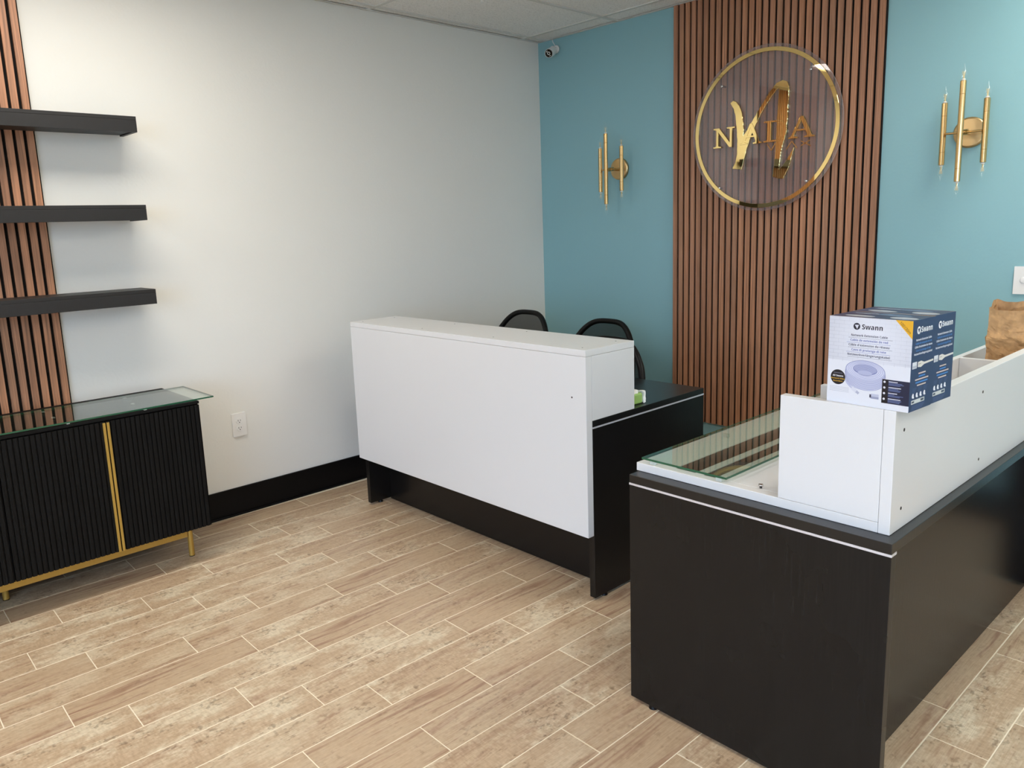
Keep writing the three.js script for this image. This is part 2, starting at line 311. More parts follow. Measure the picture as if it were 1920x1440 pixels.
{
  const t = thing('base_frame', 'white board frame lying on the black desk under the glass sheet', 'board', D2, T2);
  const y0 = 0.7322, y1 = 0.757;
  obj('front_rail', rbx(-0.752, -0.0506, y0, y1, -0.075, -0.044), M.white, t);
  obj('board', rbx(-0.752, -0.635, y0, y1, -1.62, -0.0752), M.white, t);
  obj('board', rbx(-0.568, -0.542, y0, y1, -1.62, -0.0752), M.white, t);
  for (const [a, b] of [[-0.6346, -0.5684], [-0.5416, -0.5024]]) obj('dark_board', rbx(a, b, y0, y1 - 0.002, -1.62, -0.0752), M.blackTop, t).userData.label = 'black laminate strip';
  obj('board', rbx(-0.502, -0.0506, y0, y1, -1.62, -0.0752), M.white, t);
}
{
  const t = thing('desk_hutch', 'open white laminate hutch without a top on the black desk', 'hutch', D2, T2);
  obj('long_board', rbx(-0.05, -0.0235, 0.7322, 1.0265, -1.62, -0.044), M.white, t);
  obj('gable', rbx(-0.30, -0.0506, 0.7574, 1.0265, -0.07, -0.044), M.white, t);
  obj('gable', rbx(-0.30, -0.0506, 0.7574, 0.95, -1.62, -1.594), M.white, t);
  obj('inner_board', rbx(-0.30, -0.28, 0.7574, 0.95, -1.5936, -0.0704), M.white, t);
  obj('divider', rbx(-0.2796, -0.0506, 0.7574, 0.95, -1.285, -1.265), M.white, t);
  obj('cross_rail', rbx(-0.2796, -0.0506, 0.9, 1.0265, -0.235, -0.215), M.white, t);
  for (const [y, z] of [[0.974, -0.096], [0.783, -0.103], [0.775, -0.646], [0.969, -0.64], [0.972, -1.19], [0.779, -1.19]]) { const h = cyl(0.0042, 0.0042, 0.0008, 12); h.rotateZ(Math.PI / 2); obj('screw_hole', at(h, -0.0233, y, z), M.hole, t); }
}
function glassSheet(label, pos, turn, x0, x1, y0, y1, z0, z1, cat = 'glass sheet') {
  const t = thing('glass_sheet', label, cat, pos, turn), c = 0.001;
  obj('pane', bx(x0 + c, x1 - c, y0, y1, z0 + c, z1 - c), M.greenPane, t);
  obj('edge', merge([bx(x0, x0 + c, y0, y1, z0, z1), bx(x1 - c, x1, y0, y1, z0, z1), bx(x0 + c, x1 - c, y0, y1, z0, z0 + c), bx(x0 + c, x1 - c, y0, y1, z1 - c, z1)]), M.greenEdge, t).userData.label = 'green polished glass edge';
  return t;
}
function bumper(pos, turn, list, y, h, label, group) {
  const c = Math.cos(turn), s = Math.sin(turn);
  for (const [u, w] of list) {
    const b = obj('bumper_pad', rbx(-0.010, 0.010, 0, h, -0.006, 0.006, 0.0015), M.pad); b.position.set(pos[0] + c * u + s * w, y, pos[2] - s * u + c * w); b.rotation.y = turn; tag(b, label, 'bumper', group);
  }
}
glassSheet('long sheet of green-edged glass lying on the white boards of the desk', D2, T2, -0.735, -0.451, 0.769, 0.775, -1.55, -0.047);
bumper(D2, T2, [[-0.70, -0.058], [-0.478, -0.058]], 0.7573, 0.0115, 'small clear pad under the front edge of the glass on the desk', 'front pads under the desk glass');
bumper(D2, T2, [[-0.70, -0.45], [-0.478, -0.45], [-0.70, -0.95], [-0.478, -0.95]], 0.7573, 0.0115, 'small clear pad under the long middle of the glass on the desk', 'middle pads under the desk glass');
{
  const t = thing('cam_fitting', 'tiny metal furniture fitting left on the white board beside the hutch', 'fitting', [0, 0, 0]);
  const c = Math.cos(T2), s = Math.sin(T2), u = -0.367, w = -0.08;
  t.position.set(D2[0] + c * u + s * w, 0.7573, D2[2] - s * u + c * w);
  obj('cap', lathe([[0, 0.011], [0.006, 0.0105], [0.0068, 0.009], [0.0068, 0.0065], [0, 0.0065]], 20), M.chrome, t);
  obj('stem', at(cyl(0.003, 0.0036, 0.0066, 12), 0, 0.0033, 0), M.hole, t);
}
// ------------------------------------------------------------------ floating shelves
for (const [yb, which] of [[1.928, 'top black floating shelf on walnut slats, nearest the ceiling'], [1.549, 'middle black floating shelf on walnut slats between two others'], [1.174, 'bottom black floating shelf on walnut slats above the sideboard']]) {
  const t = thing('floating_shelf', which, 'shelf', [0.0224, yb, 2.786], 0, 'black floating shelves');
  const D = 0.187, L = 1.12, h = 0.067, c = 0.015;
  obj('top_board', rbx(0, D, h - c, h, 0, L, 0.001), M.shelf, t);
  obj('fascia', rbx(D - c, D, 0, h - c - 0.0004, 0, L, 0.001), M.shelf, t);
  obj('end_board', rbx(0, D - c - 0.0004, 0, h - c - 0.0004, 0, c, 0.001), M.shelf, t);
  obj('end_board', rbx(0, D - c - 0.0004, 0, h - c - 0.0004, L - c, L, 0.001), M.shelf, t);
  obj('underside', rbx(0, D - c - 0.0004, 0.006, 0.016, c + 0.0004, L - c - 0.0004, 0.001), M.shelf, t);
  obj('wall_cleat', bx(0, 0.02, 0.017, h - c - 0.0004, c + 0.0004, L - c - 0.0004), M.blackFlat, t);
}
// ------------------------------------------------------------------ sideboard
{
  const t = thing('sideboard', 'black fluted sideboard with gold pulls and gold legs', 'sideboard', [0.035, 0, 2.752]);
  const L = 1.556, D = 0.43, y0 = 0.172, y1 = 0.7515;
  obj('top_board', rbx(0, D + 0.017, 0.7385, y1, -0.002, L + 0.002, 0.003), M.cabinet, t);
  obj('body', merge([bx(0, D, y0, 0.7378, 0, 0.016), bx(0, D, y0, 0.7378, L - 0.016, L), bx(0, 0.008, y0, 0.7378, 0.016, L - 0.016), bx(0.008, D, y0, y0 + 0.016, 0.016, L - 0.016), bx(0.008, D, y0 + 0.016, 0.7378, L / 2 - 0.008, L / 2 + 0.008)]), M.cabinet, t);
  const dw = L / 4;
  const flute = new THREE.Shape(), n = 20, p = (dw - 0.003) / n, dep = 0.018, gro = 0.006;
  flute.moveTo(0, 0); flute.lineTo(0, -dep);
  for (let i = 0; i < n; i++) { const a = i * p; flute.lineTo(a + 0.0016, -dep); flute.lineTo(a + p - 0.0056, -dep); flute.lineTo(a + p - 0.0044, -dep + gro); flute.lineTo(a + p - 0.0012, -dep + gro); flute.lineTo(a + p, -dep); }
  flute.lineTo(n * p, 0); flute.closePath();
  // profile drawn in (along the door, outwards), extruded upwards
  const dg = new THREE.ExtrudeGeometry(flute, { depth: 0.7345 - y0, bevelEnabled: false });
  dg.rotateX(-Math.PI / 2);            // (a, out, up) -> x along, y up, z = out
  dg.rotateY(Math.PI / 2);             // x along -> -z, z out -> +x
  const doorGeo = metreUV(dg);
  for (let i = 0; i < 4; i++) {
    const d = obj('door', doorGeo, M.cabinet, t); d.position.set(D + 0.0004, y0, (i + 1) * dw - 0.0015);
    const pz = i % 2 === 1 ? dw - 0.0145 : 0.0005, q = obj('pull_strip', rbx(0.018, 0.0265, 0.001, 0.559, -pz - 0.0105, -pz - 0.0005, 0.001), M.goldPaint, d); q.userData.label = 'gold strip pull';
  }
  const fr = M.goldPaint, bxq = 0.30;
  obj('base_rail', rbx(bxq, bxq + 0.025, 0.099, 0.1715, 0.07, L - 0.07, 0.002), fr, t);
  obj('base_rail', rbx(0.05, 0.075, 0.118, 0.1715, 0.07, L - 0.07, 0.002), fr, t);
  for (const z of [0.07, L - 0.07]) obj('cross_rail', rbx(0.0752, bxq - 0.0002, 0.13, 0.1715, z - 0.012, z + 0.012, 0.002), fr, t);
  for (const [x, z] of [[bxq + 0.014, 0.056], [0.062, 0.056], [bxq + 0.014, L - 0.056], [0.062, L - 0.056], [0.165, L / 2]]) {
    obj('leg', at(cyl(0.0125, 0.0125, 0.168, 20), x, 0.0875, z), fr, t);
    obj('foot_pad', at(cyl(0.0125, 0.0125, 0.0035, 20), x, 0.00175, z), M.blackFlat, t);
  }
}
{
  const pos = [0, 0, 0];
  glassSheet('sheet of green-edged glass overhanging the end of the black sideboard', pos, 0, 0.133, 0.483, 0.7562, 0.7622, 2.684, 4.25);
  bumper(pos, 0, [[0.472, 2.979], [0.472, 3.275]], 0.752, 0.004, 'small clear pad under the front edge of the sideboard glass', 'front pads under the sideboard glass');
  bumper(pos, 0, [[0.31, 2.974], [0.31, 3.287]], 0.752, 0.004, 'small clear pad under the middle of the sideboard glass', 'middle pads under the sideboard glass');
  bumper(pos, 0, [[0.150, 2.956], [0.150, 3.288]], 0.752, 0.004, 'small clear pad under the back edge of the sideboard glass', 'back pads under the sideboard glass');
}
// ------------------------------------------------------------------ round sign
{
  const CX = 1.7024, CY = 1.9288, R = 0.432, t = thing('wall_sign', 'round clear acrylic sign with gold ring and gold lettering', 'sign', [CX, CY, 0]);
  const disc = cyl(R, R, 0.006, 96); disc.rotateX(Math.PI / 2); obj('acrylic_disc', at(disc, 0, 0, 0.053), [M.acrylicEdge, M.acrylic, M.acrylic], t);
  const ring = new THREE.Shape(); ring.absarc(0, 0, R - 0.018, 0, Math.PI * 2); const ho = new THREE.Path(); ho.absarc(0, 0, R - 0.037, 0, Math.PI * 2, true); ring.holes.push(ho);
  obj('gold_ring', at(new THREE.ExtrudeGeometry(ring, { depth: 0.003, bevelEnabled: true, bevelSize: 0.0008, bevelThickness: 0.0008, bevelSegments: 1, curveSegments: 96 }), 0, 0, 0.0568), M.goldMirror, t);
  const P = [[-0.1896, 0.1584], [-0.1731, 0.1685], [-0.1537, 0.1572], [-0.135, 0.1331], [-0.1193, 0.0915], [-0.1126, 0.0473], [-0.1084, 0.0034], [-0.1094, -0.027], [-0.091, -0.0021], [-0.0673, 0.0306], [-0.044, 0.0664], [-0.0209, 0.1005], [0.0097, 0.1423], [0.0398, 0.1835], [0.0772, 0.223], [0.111, 0.2336], [0.1338, 0.2233], [0.1435, 0.2014], [0.1455, 0.1616], [0.1429, 0.1002], [0.142, 0.0314], [0.1325, -0.0509], [0.1137, -0.1121], [0.1056, -0.175], [0.1015, -0.2208], [0.124, -0.2013], [0.1424, -0.1781], [0.1641, -0.1434], [0.184, -0.1104], [0.176, -0.1389], [0.1673, -0.1731], [0.1549, -0.2143], [0.126, -0.2675], [0.0989, -0.2656], [0.069, -0.255], [0.0753, -0.201], [0.0799, -0.1444], [0.0845, -0.0318], [0.0859, 0.052], [0.0896, 0.1349], [0.0946, 0.1998], [0.078, 0.1932], [0.0482, 0.1601], [0.0196, 0.1234], [-0.0085, 0.0812], [-0.0428, 0.0177], [-0.0736, -0.051], [-0.0905, -0.1002], [-0.1043, -0.1502], [-0.1181, -0.2028], [-0.145, -0.1986], [-0.1704, -0.1937], [-0.1525, -0.1609], [-0.1448, -0.1246], [-0.1437, -0.0512], [-0.1494, 0.0225], [-0.1564, 0.0815], [-0.1698, 0.1268]];
  const pts = [];
  P.forEach((a, i) => {                               // ragged brush edge
    const b = P[(i + 1) % P.length], len = Math.hypot(b[0] - a[0], b[1] - a[1]), k = Math.max(1, Math.round(len / 0.008));
    for (let j = 0; j < k; j++) { const q = j / k, w = j ? 0.0022 * (hash(i, j, 3) - 0.5) : 0; pts.push(new THREE.Vector2(lerp(a[0], b[0], q) - w * (b[1] - a[1]) / len, lerp(a[1], b[1], q) + w * (b[0] - a[0]) / len)); }
  });
  const ext = (shape, z, d) => at(new THREE.ExtrudeGeometry(shape, { depth: d, bevelEnabled: true, bevelSize: 0.0012, bevelThickness: 0.0012, bevelSegments: 2 }), 0, 0, z);
  obj('brush_stroke', ext(new THREE.Shape(pts), 0.0574, 0.008), M.goldMirror, t).userData.label = 'gold brush stroke monogram';
  const font = await new FontLoader().loadAsync('fonts/droid/droid_serif_regular.typeface.json');
  for (const [ch, x0, x1, yb, yt] of [['N', -0.293, -0.160, -0.0765, 0.032], ['A', -0.127, 0.0, -0.073, 0.036], ['D', 0.0115, 0.141, -0.073, 0.0365], ['A', 0.1505, 0.2923, -0.068, 0.0405]]) {
    const g = new TextGeometry(ch, { font, size: 0.1, depth: 0.0108, curveSegments: 10, bevelEnabled: true, bevelSize: 0.0008, bevelThickness: 0.0008, bevelSegments: 1 }); g.computeBoundingBox();
    const b = g.boundingBox; g.translate(-b.min.x, -b.min.y, 0); g.scale((x1 - x0) / (b.max.x - b.min.x), (yt - yb) / (b.max.y - b.min.y), 1);
    obj('letter', at(g, x0, yb, 0.057), M.goldMirror, t);
  }
  const bar = (x0, y0, x1, y1) => { const l = Math.hypot(x1 - x0, y1 - y0), g = new THREE.BoxGeometry(l, 0.0042, 0.003); g.rotateZ(Math.atan2(y1 - y0, x1 - x0)); return at(g, (x0 + x1) / 2, (y0 + y1) / 2, 0.0576); };
  obj('letter', merge([bar(0.027, -0.079, 0.0525, -0.1165), bar(0.0525, -0.1165, 0.076, -0.080), bar(0.076, -0.080, 0.1, -0.1165), bar(0.1, -0.1165, 0.124, -0.079)]), M.goldMirror, t);
  obj('letter', merge([bar(0.137, -0.1195, 0.166, -0.0795), bar(0.166, -0.0795, 0.197, -0.1165)]), M.goldMirror, t);
  obj('letter', merge([bar(0.215, -0.1085, 0.2655, -0.083), bar(0.215, -0.083, 0.270, -0.1125)]), M.goldMirror, t);
  for (const [x, y] of [[-0.2506, 0.2564], [0.2553, 0.266], [0.2494, -0.289], [-0.2592, -0.2962]]) {
    const a = cyl(0.007, 0.007, 0.0276, 20); a.rotateX(Math.PI / 2); obj('standoff', at(a, x, y, 0.0359), M.chrome, t);
    const b = lathe([[0, 0.003], [0.004, 0.0026], [0.0065, 0.0012], [0.007, 0], [0, 0]], 20); b.rotateX(Math.PI / 2); obj('standoff_cap', at(b, x, y, 0.0562), M.chrome, t);
  }
}
// ------------------------------------------------------------------ wall sconces
function sconce(label, x, y) {
  const t = thing('wall_sconce', label, 'wall light', [x, y, 0], 0, 'brass wall sconces');
  const pl = lathe([[0, 0.02], [0.058, 0.02], [0.0665, 0.017], [0.068, 0.012], [0.068, 0.0008], [0, 0.0008]], 48); pl.rotateX(Math.PI / 2); obj('wall_plate', pl, M.brassPlate, t);
  const z1 = 0.098, z2 = 0.147, a = 0.084, yb = -0.004;
  obj('arm', rod(new V3(0, yb, 0.019), new V3(0, yb, z2 - 0.011), 0.009, 20), M.brass, t);
  obj('hub', rod(new V3(-0.018, yb, z1), new V3(0.018, yb, z1), 0.0125, 20), M.brass, t);
  obj('cross_bar', rod(new V3(-a + 0.011, yb, z1), new V3(a - 0.011, yb, z1), 0.005, 14), M.brass, t);
  for (const [px, pz, lo, hi] of [[-a, z1, -0.14, 0.131], [0, z2, -0.219, 0.211], [a, z1, -0.141, 0.131]]) {
    const r = 0.0125, c = 0.056, e = 0.0006;
    const prof = [[0, lo], [r - e, lo], [r, lo + e], [r, lo + c - e], [r - 0.0009, lo + c], [r, lo + c + e], [r, hi - c - e], [r - 0.0009, hi - c], [r, hi - c + e], [r, hi - e], [r - e, hi], [0, hi]];
    obj('tube', toCreasedNormals(at(lathe(prof, 32), px, 0, pz), 0.6), M.brass, t);
    for (const s of [1, -1]) {
      const y0 = s > 0 ? hi : lo, flip = (g) => { if (s < 0) g.rotateX(Math.PI); return at(g, px, y0, pz); };
      const b = obj('bulb', flip(lathe([[0.0065, 0.006], [0.0095, 0.011], [0.0142, 0.020], [0.0156, 0.028], [0.0132, 0.040], [0.0075, 0.051], [0.0042, 0.059], [0.0021, 0.067], [0.0004, 0.073]], 20)), M.bulbGlass, t);
      obj('collar', flip(lathe([[0, 0.0006], [0.0075, 0.0006], [0.0075, 0.006], [0.0066, 0.0075], [0, 0.0075]], 20)), M.plastic, b);
      obj('filament', flip(merge([at(cyl(0.0024, 0.0032, 0.014, 12), 0, 0.0146, 0), ...[0, 1, 2, 3].map((k) => { const q = k * Math.PI / 2; return rod(new V3(0.003 * Math.cos(q), 0.021, 0.003 * Math.sin(q)), new V3(0.006 * Math.cos(q), 0.039, 0.006 * Math.sin(q)), 0.0009, 6); })])), M.filament, b);
    }
  }
}
sconce('brass three-tube wall sconce between the slat panel and the white wall corner', 0.697, 1.797);
sconce('brass three-tube wall sconce on teal wall above the paper bag', 2.690, 1.807);
// ------------------------------------------------------------------ security camera, sprinkler, plates
{
  const t = thing('security_camera', 'small white bullet security camera high in the teal wall corner', 'camera', [0.172, 2.617, 0]);
  const mt = lathe([[0, 0.012], [0.021, 0.012], [0.025, 0.009], [0.026, 0.0008], [0, 0.0008]], 32); mt.rotateX(Math.PI / 2); obj('mount', mt, M.plastic, t);
  const dir = new V3(0.37, -0.34, 0.865).normalize(), b0 = new V3(-0.008, -0.012, 0.032), b1 = b0.clone().addScaledVector(dir, 0.088);
  obj('bracket', merge([rod(new V3(0, 0, 0.011), new V3(0.002, 0, 0.045), 0.013, 20), new THREE.SphereGeometry(0.0165, 20, 14).translate(0.003, 0, 0.045)]), M.plastic, t);
  const q = new THREE.Quaternion().setFromUnitVectors(new V3(0, 1, 0), dir), put = (g) => { g.applyQuaternion(q); return at(g, b0.x, b0.y, b0.z); };
  obj('body', put(lathe([[0, 0], [0.022, 0.001], [0.027, 0.006], [0.0285, 0.02], [0.0285, 0.082], [0.0275, 0.088], [0.0255, 0.088], [0.0255, 0.0845], [0, 0.0845]], 36)), M.plastic, t);
  const f = obj('front_glass', put(at(cyl(0.0252, 0.0252, 0.002, 32), 0, 0.0856, 0)), std({ color: 0x0c0c0d, roughness: 0.15 }), t);
  obj('lens', put(lathe([[0.0065, 0.087], [0.010, 0.087], [0.010, 0.0885], [0.0085, 0.0893], [0.0065, 0.0885]], 24)), M.plastic, f);
  for (const k of [0.35, 0.0, 2.75, 3.15]) obj('led', put(at(cyl(0.0026, 0.0026, 0.0014, 10), 0.0172 * Math.cos(k + 0.6), 0.0873, 0.0172 * Math.sin(k + 0.6))), M.plastic, f);
  obj('cable', tube([[-0.034, 0.0685, 0.006], [-0.026, 0.052, 0.010], [-0.010, 0.030, 0.012], [-0.002, 0.014, 0.012]], 0.0026, 24, 8), M.plastic, t);
}
{
  const t = thing('sprinkler_head', 'white sprinkler head hanging below a ceiling tile', 'sprinkler', [0.622, H + 0.0055, 1.083]);
  obj('escutcheon', lathe([[0, -0.001], [0.03, -0.001], [0.034, -0.0002], [0.03, -0.006], [0.012, -0.009], [0, -0.009]], 28), M.plastic, t);
  obj('body', merge([at(cyl(0.006, 0.008, 0.02, 14), 0, -0.019, 0), rod(new V3(-0.008, -0.028, 0), new V3(-0.002, -0.046, 0), 0.0018, 8), rod(new V3(0.008, -0.028, 0), new V3(0.002, -0.046, 0), 0.0018, 8)]), M.plastic, t);
  obj('deflector', at(cyl(0.012, 0.012, 0.0015, 18), 0, -0.047, 0), M.plastic, t);
}
function gangPlate(name, label, cat, pos, turn, gangs) {
  const w = gangs === 1 ? 0.077 : 0.124, t = thing(name, label, cat, pos, turn);
  const s = new THREE.Shape(); s.moveTo(-w / 2, -0.0615); s.lineTo(w / 2, -0.0615); s.lineTo(w / 2, 0.0615); s.lineTo(-w / 2, 0.0615); s.closePath();
  obj('plate', at(new THREE.ExtrudeGeometry(s, { depth: 0.002, bevelEnabled: true, bevelSize: -0.0025, bevelThickness: 0.0032, bevelSegments: 2, bevelOffset: 0 }), 0, 0, 0.0036), M.plastic, t);
  for (let g = 0; g < gangs; g++) {
    const cx = gangs === 1 ? 0 : (g - 0.5) * 0.046;
    if (gangs === 2) { const kb = lathe([[0, 0.006], [0.010, 0.0056], [0.0135, 0.004], [0.0145, 0.001], [0.0146, 0], [0, 0]], 28); kb.rotateX(Math.PI / 2); obj('dimmer_knob', at(kb, cx, 0, 0.0088), M.plastic, t); continue; }
    for (const cy of [0.0195, -0.0195]) {
      const r = new THREE.Shape(); r.absellipse(0, 0, 0.017, 0.0145, 0, Math.PI * 2);
      const rec = obj('receptacle', at(new THREE.ExtrudeGeometry(r, { depth: 0.0015, bevelEnabled: true, bevelSize: 0.0005, bevelThickness: 0.0005, bevelSegments: 1, curveSegments: 14 }), cx, cy, 0.0093), M.plastic, t);
      const gr = cyl(0.0026, 0.0026, 0.0006, 12); gr.rotateX(Math.PI / 2);
      obj('slot', merge([bx(cx - 0.0075, cx - 0.0052, cy - 0.001, cy + 0.0075, 0.0112, 0.0118), bx(cx + 0.0052, cx + 0.0075, cy, cy + 0.007, 0.0112, 0.0118), at(gr, cx, cy - 0.0068, 0.0115)]), M.hole, rec);
    }
    const sc = cyl(0.003, 0.003, 0.001, 12); sc.rotateX(Math.PI / 2); obj('screw', at(sc, cx, 0, 0.0092), M.plastic, t);
  }
}
gangPlate('wall_outlet', 'white electrical outlet low on the white wall beside the sideboard', 'outlet', [0, 0.485, 2.369], Math.PI / 2, 1);
gangPlate('wall_switch', 'white double-width switch plate on the teal wall above the paper bag', 'switch', [2.967, 1.144, 0], 0, 2);

// ------------------------------------------------------------------ office chairs
function chair(label, x, z, turn, drop) {
  const t = thing('office_chair', label, 'chair', [x, 0, z], turn, 'black office chairs behind the desk');
  const d = -drop, Yt = 0.915 + d, Yb = 0.47 + d;
  // back frame: rounded loop, curved in depth; local +z is where the sitter faces, frame at z = 0
  const loop = [], inner = []; const N = 56;
  for (let i = 0; i < N; i++) {
    const a = i / N * Math.PI * 2, ca = Math.cos(a), sa = Math.sin(a), k = 0.6;
    const sx = Math.sign(ca) * Math.abs(ca) ** k, sy = Math.sign(sa) * Math.abs(sa) ** k;
    const y = (Yt + Yb) / 2 + (Yt - Yb) / 2 * sy, q = (y - Yb) / (Yt - Yb), hw = lerp(0.215, 0.242, Math.sin(Math.PI * Math.min(1, q * 1.25))) - 0.03 * sm(0.72, 1, q);
    const xx = hw * sx, zz = -0.05 * q + 0.04 * (xx / 0.24) ** 2 + 0.02 * Math.sin(q * Math.PI);
    loop.push([xx, y, zz]); inner.push([xx * 0.93, Yb + (y - Yb) * 0.955 + 0.01, zz - 0.002]);
  }
  const fg = new THREE.TubeGeometry(new THREE.CatmullRomCurve3(loop.map((q) => new V3(...q)), true), 120, 0.0165, 10, true);
  obj('back_frame', fg, M.blackFlat, t);
  const pos = [], idx = []; const ctr = [0, (Yt + Yb) / 2, -0.025 + 0.02]; pos.push(...ctr); const rings = 6;
  for (let r = 1; r <= rings; r++) inner.forEach((q) => { const k = r / rings; const xx = q[0] * k, yy = ctr[1] + (q[1] - ctr[1]) * k, qq = (yy - Yb) / (Yt - Yb); pos.push(xx, yy, -0.05 * qq + 0.04 * (xx / 0.24) ** 2 + 0.02 * Math.sin(qq * Math.PI)); });
  for (let i = 0; i < N; i++) { const j = (i + 1) % N; idx.push(0, 1 + i, 1 + j); for (let r = 0; r < rings - 1; r++) { const a = 1 + r * N + i, b = 1 + r * N + j, c = a + N, e = b + N; idx.push(a, c, b, b, c, e); } }
  const mg = new THREE.BufferGeometry(); mg.setAttribute('position', new THREE.Float32BufferAttribute(pos, 3)); mg.setIndex(idx); mg.computeVertexNormals();
  obj('mesh_back', mg, chairMesh, t).userData.label = 'see-through black mesh';
  obj('back_spine', tube([[0, Yb + 0.16, -0.035], [0, Yb, -0.05], [0, Yb - 0.08, -0.02], [0, Yb - 0.10, 0.12]], 0.02, 24, 10), M.blackFlat, t);
  obj('seat', rbx(-0.24, 0.24, 0.405 + d, 0.475 + d, 0.04, 0.52, 0.03), chairFabric, t);
  for (const s of [-1, 1]) {
    const ar = obj('armrest', rbx(s * 0.25 - 0.025, s * 0.25 + 0.025, 0.635 + d, 0.66 + d, 0.08, 0.33, 0.012), M.blackFlat, t);
    obj('arm_post', tube([[s * 0.25, 0.636 + d, 0.2], [s * 0.255, 0.52 + d, 0.2], [s * 0.245, 0.40 + d, 0.22], [s * 0.12, 0.393 + d, 0.26]], 0.014, 20, 8), M.blackFlat, ar);
  }
  obj('gas_column', at(cyl(0.024, 0.028, 0.30 + d, 18), 0, 0.105 + (0.30 + d) / 2, 0.25), M.blackFlat, t);
  for (let k = 0; k < 5; k++) {
    const a = k * Math.PI * 0.4 + 0.3, ex = 0.26 * Math.sin(a), ez = 0.25 + 0.26 * Math.cos(a);
    const leg = obj('base_leg', rod(new V3(0, 0.105, 0.25), new V3(ex, 0.075, ez), 0.018, 10), M.blackFlat, t);
    const w = cyl(0.027, 0.027, 0.03, 18); w.rotateZ(Math.PI / 2); w.rotateY(a + 0.6); obj('caster', at(w, ex, 0.027, ez), M.blackFlat, leg);
  }
}
const chairMesh = std({ color: 0x0d0d0e, roughness: 0.9, transparent: true, opacity: 0.8, side: THREE.DoubleSide });
const chairFabric = std({ color: 0x111112, roughness: 0.95 });
chair('black mesh office chair standing in the corner by the white wall', 0.325, 0.55, -0.02, 0.008);
chair('black mesh office chair behind the middle of the counter screen', 0.885, 0.42, 0.0, 0.045);
chair('black mesh office chair pushed in at the open end of the counter', 1.405, 1.045, 0.06, 0.035);

// ------------------------------------------------------------------ wipes pack on the desk
{
  const c = Math.cos(T1), s = Math.sin(T1), u = -0.10, w = -0.352;
  const t = thing('tissue_pack', 'small green tissue pack with white tissue on the black desk', 'tissues', [D1[0] + c * u + s * w, 0.7312, D1[2] - s * u + c * w], T1 - 0.08);
  obj('pack', rbx(-0.085, 0.066, 0, 0.044, -0.04, 0.04, 0.008), M.green, t);
  const crump = (g, amp, sd) => { const p = g.attributes.position; for (let i = 0; i < p.count; i++) { const x = p.getX(i), y = p.getY(i), z = p.getZ(i); p.setXYZ(i, x + amp * (fbm(y * 60 + 9, z * 60 + 9, sd, 2) - 0.5), y + amp * (fbm(x * 60 + 9, z * 60 + 9, sd + 3, 2) - 0.5), z + amp * (fbm(x * 60 + 9, y * 60 + 9, sd + 5, 2) - 0.5)); } g.computeVertexNormals(); return g; };
  const e = new THREE.BoxGeometry(0.13, 0.046, 0.014, 14, 8, 3); e.translate(0.004, 0.0262, -0.047); obj('wrapper_end', crump(e, 0.010, 5), M.tissue, t);
  const q = new THREE.SphereGeometry(0.03, 20, 12, 0, Math.PI * 2, 0, Math.PI / 2); q.scale(1.5, 0.8, 0.9); q.translate(0.018, 0.042, 0); obj('tissue', crump(q, 0.018, 15), M.tissue, t);
}
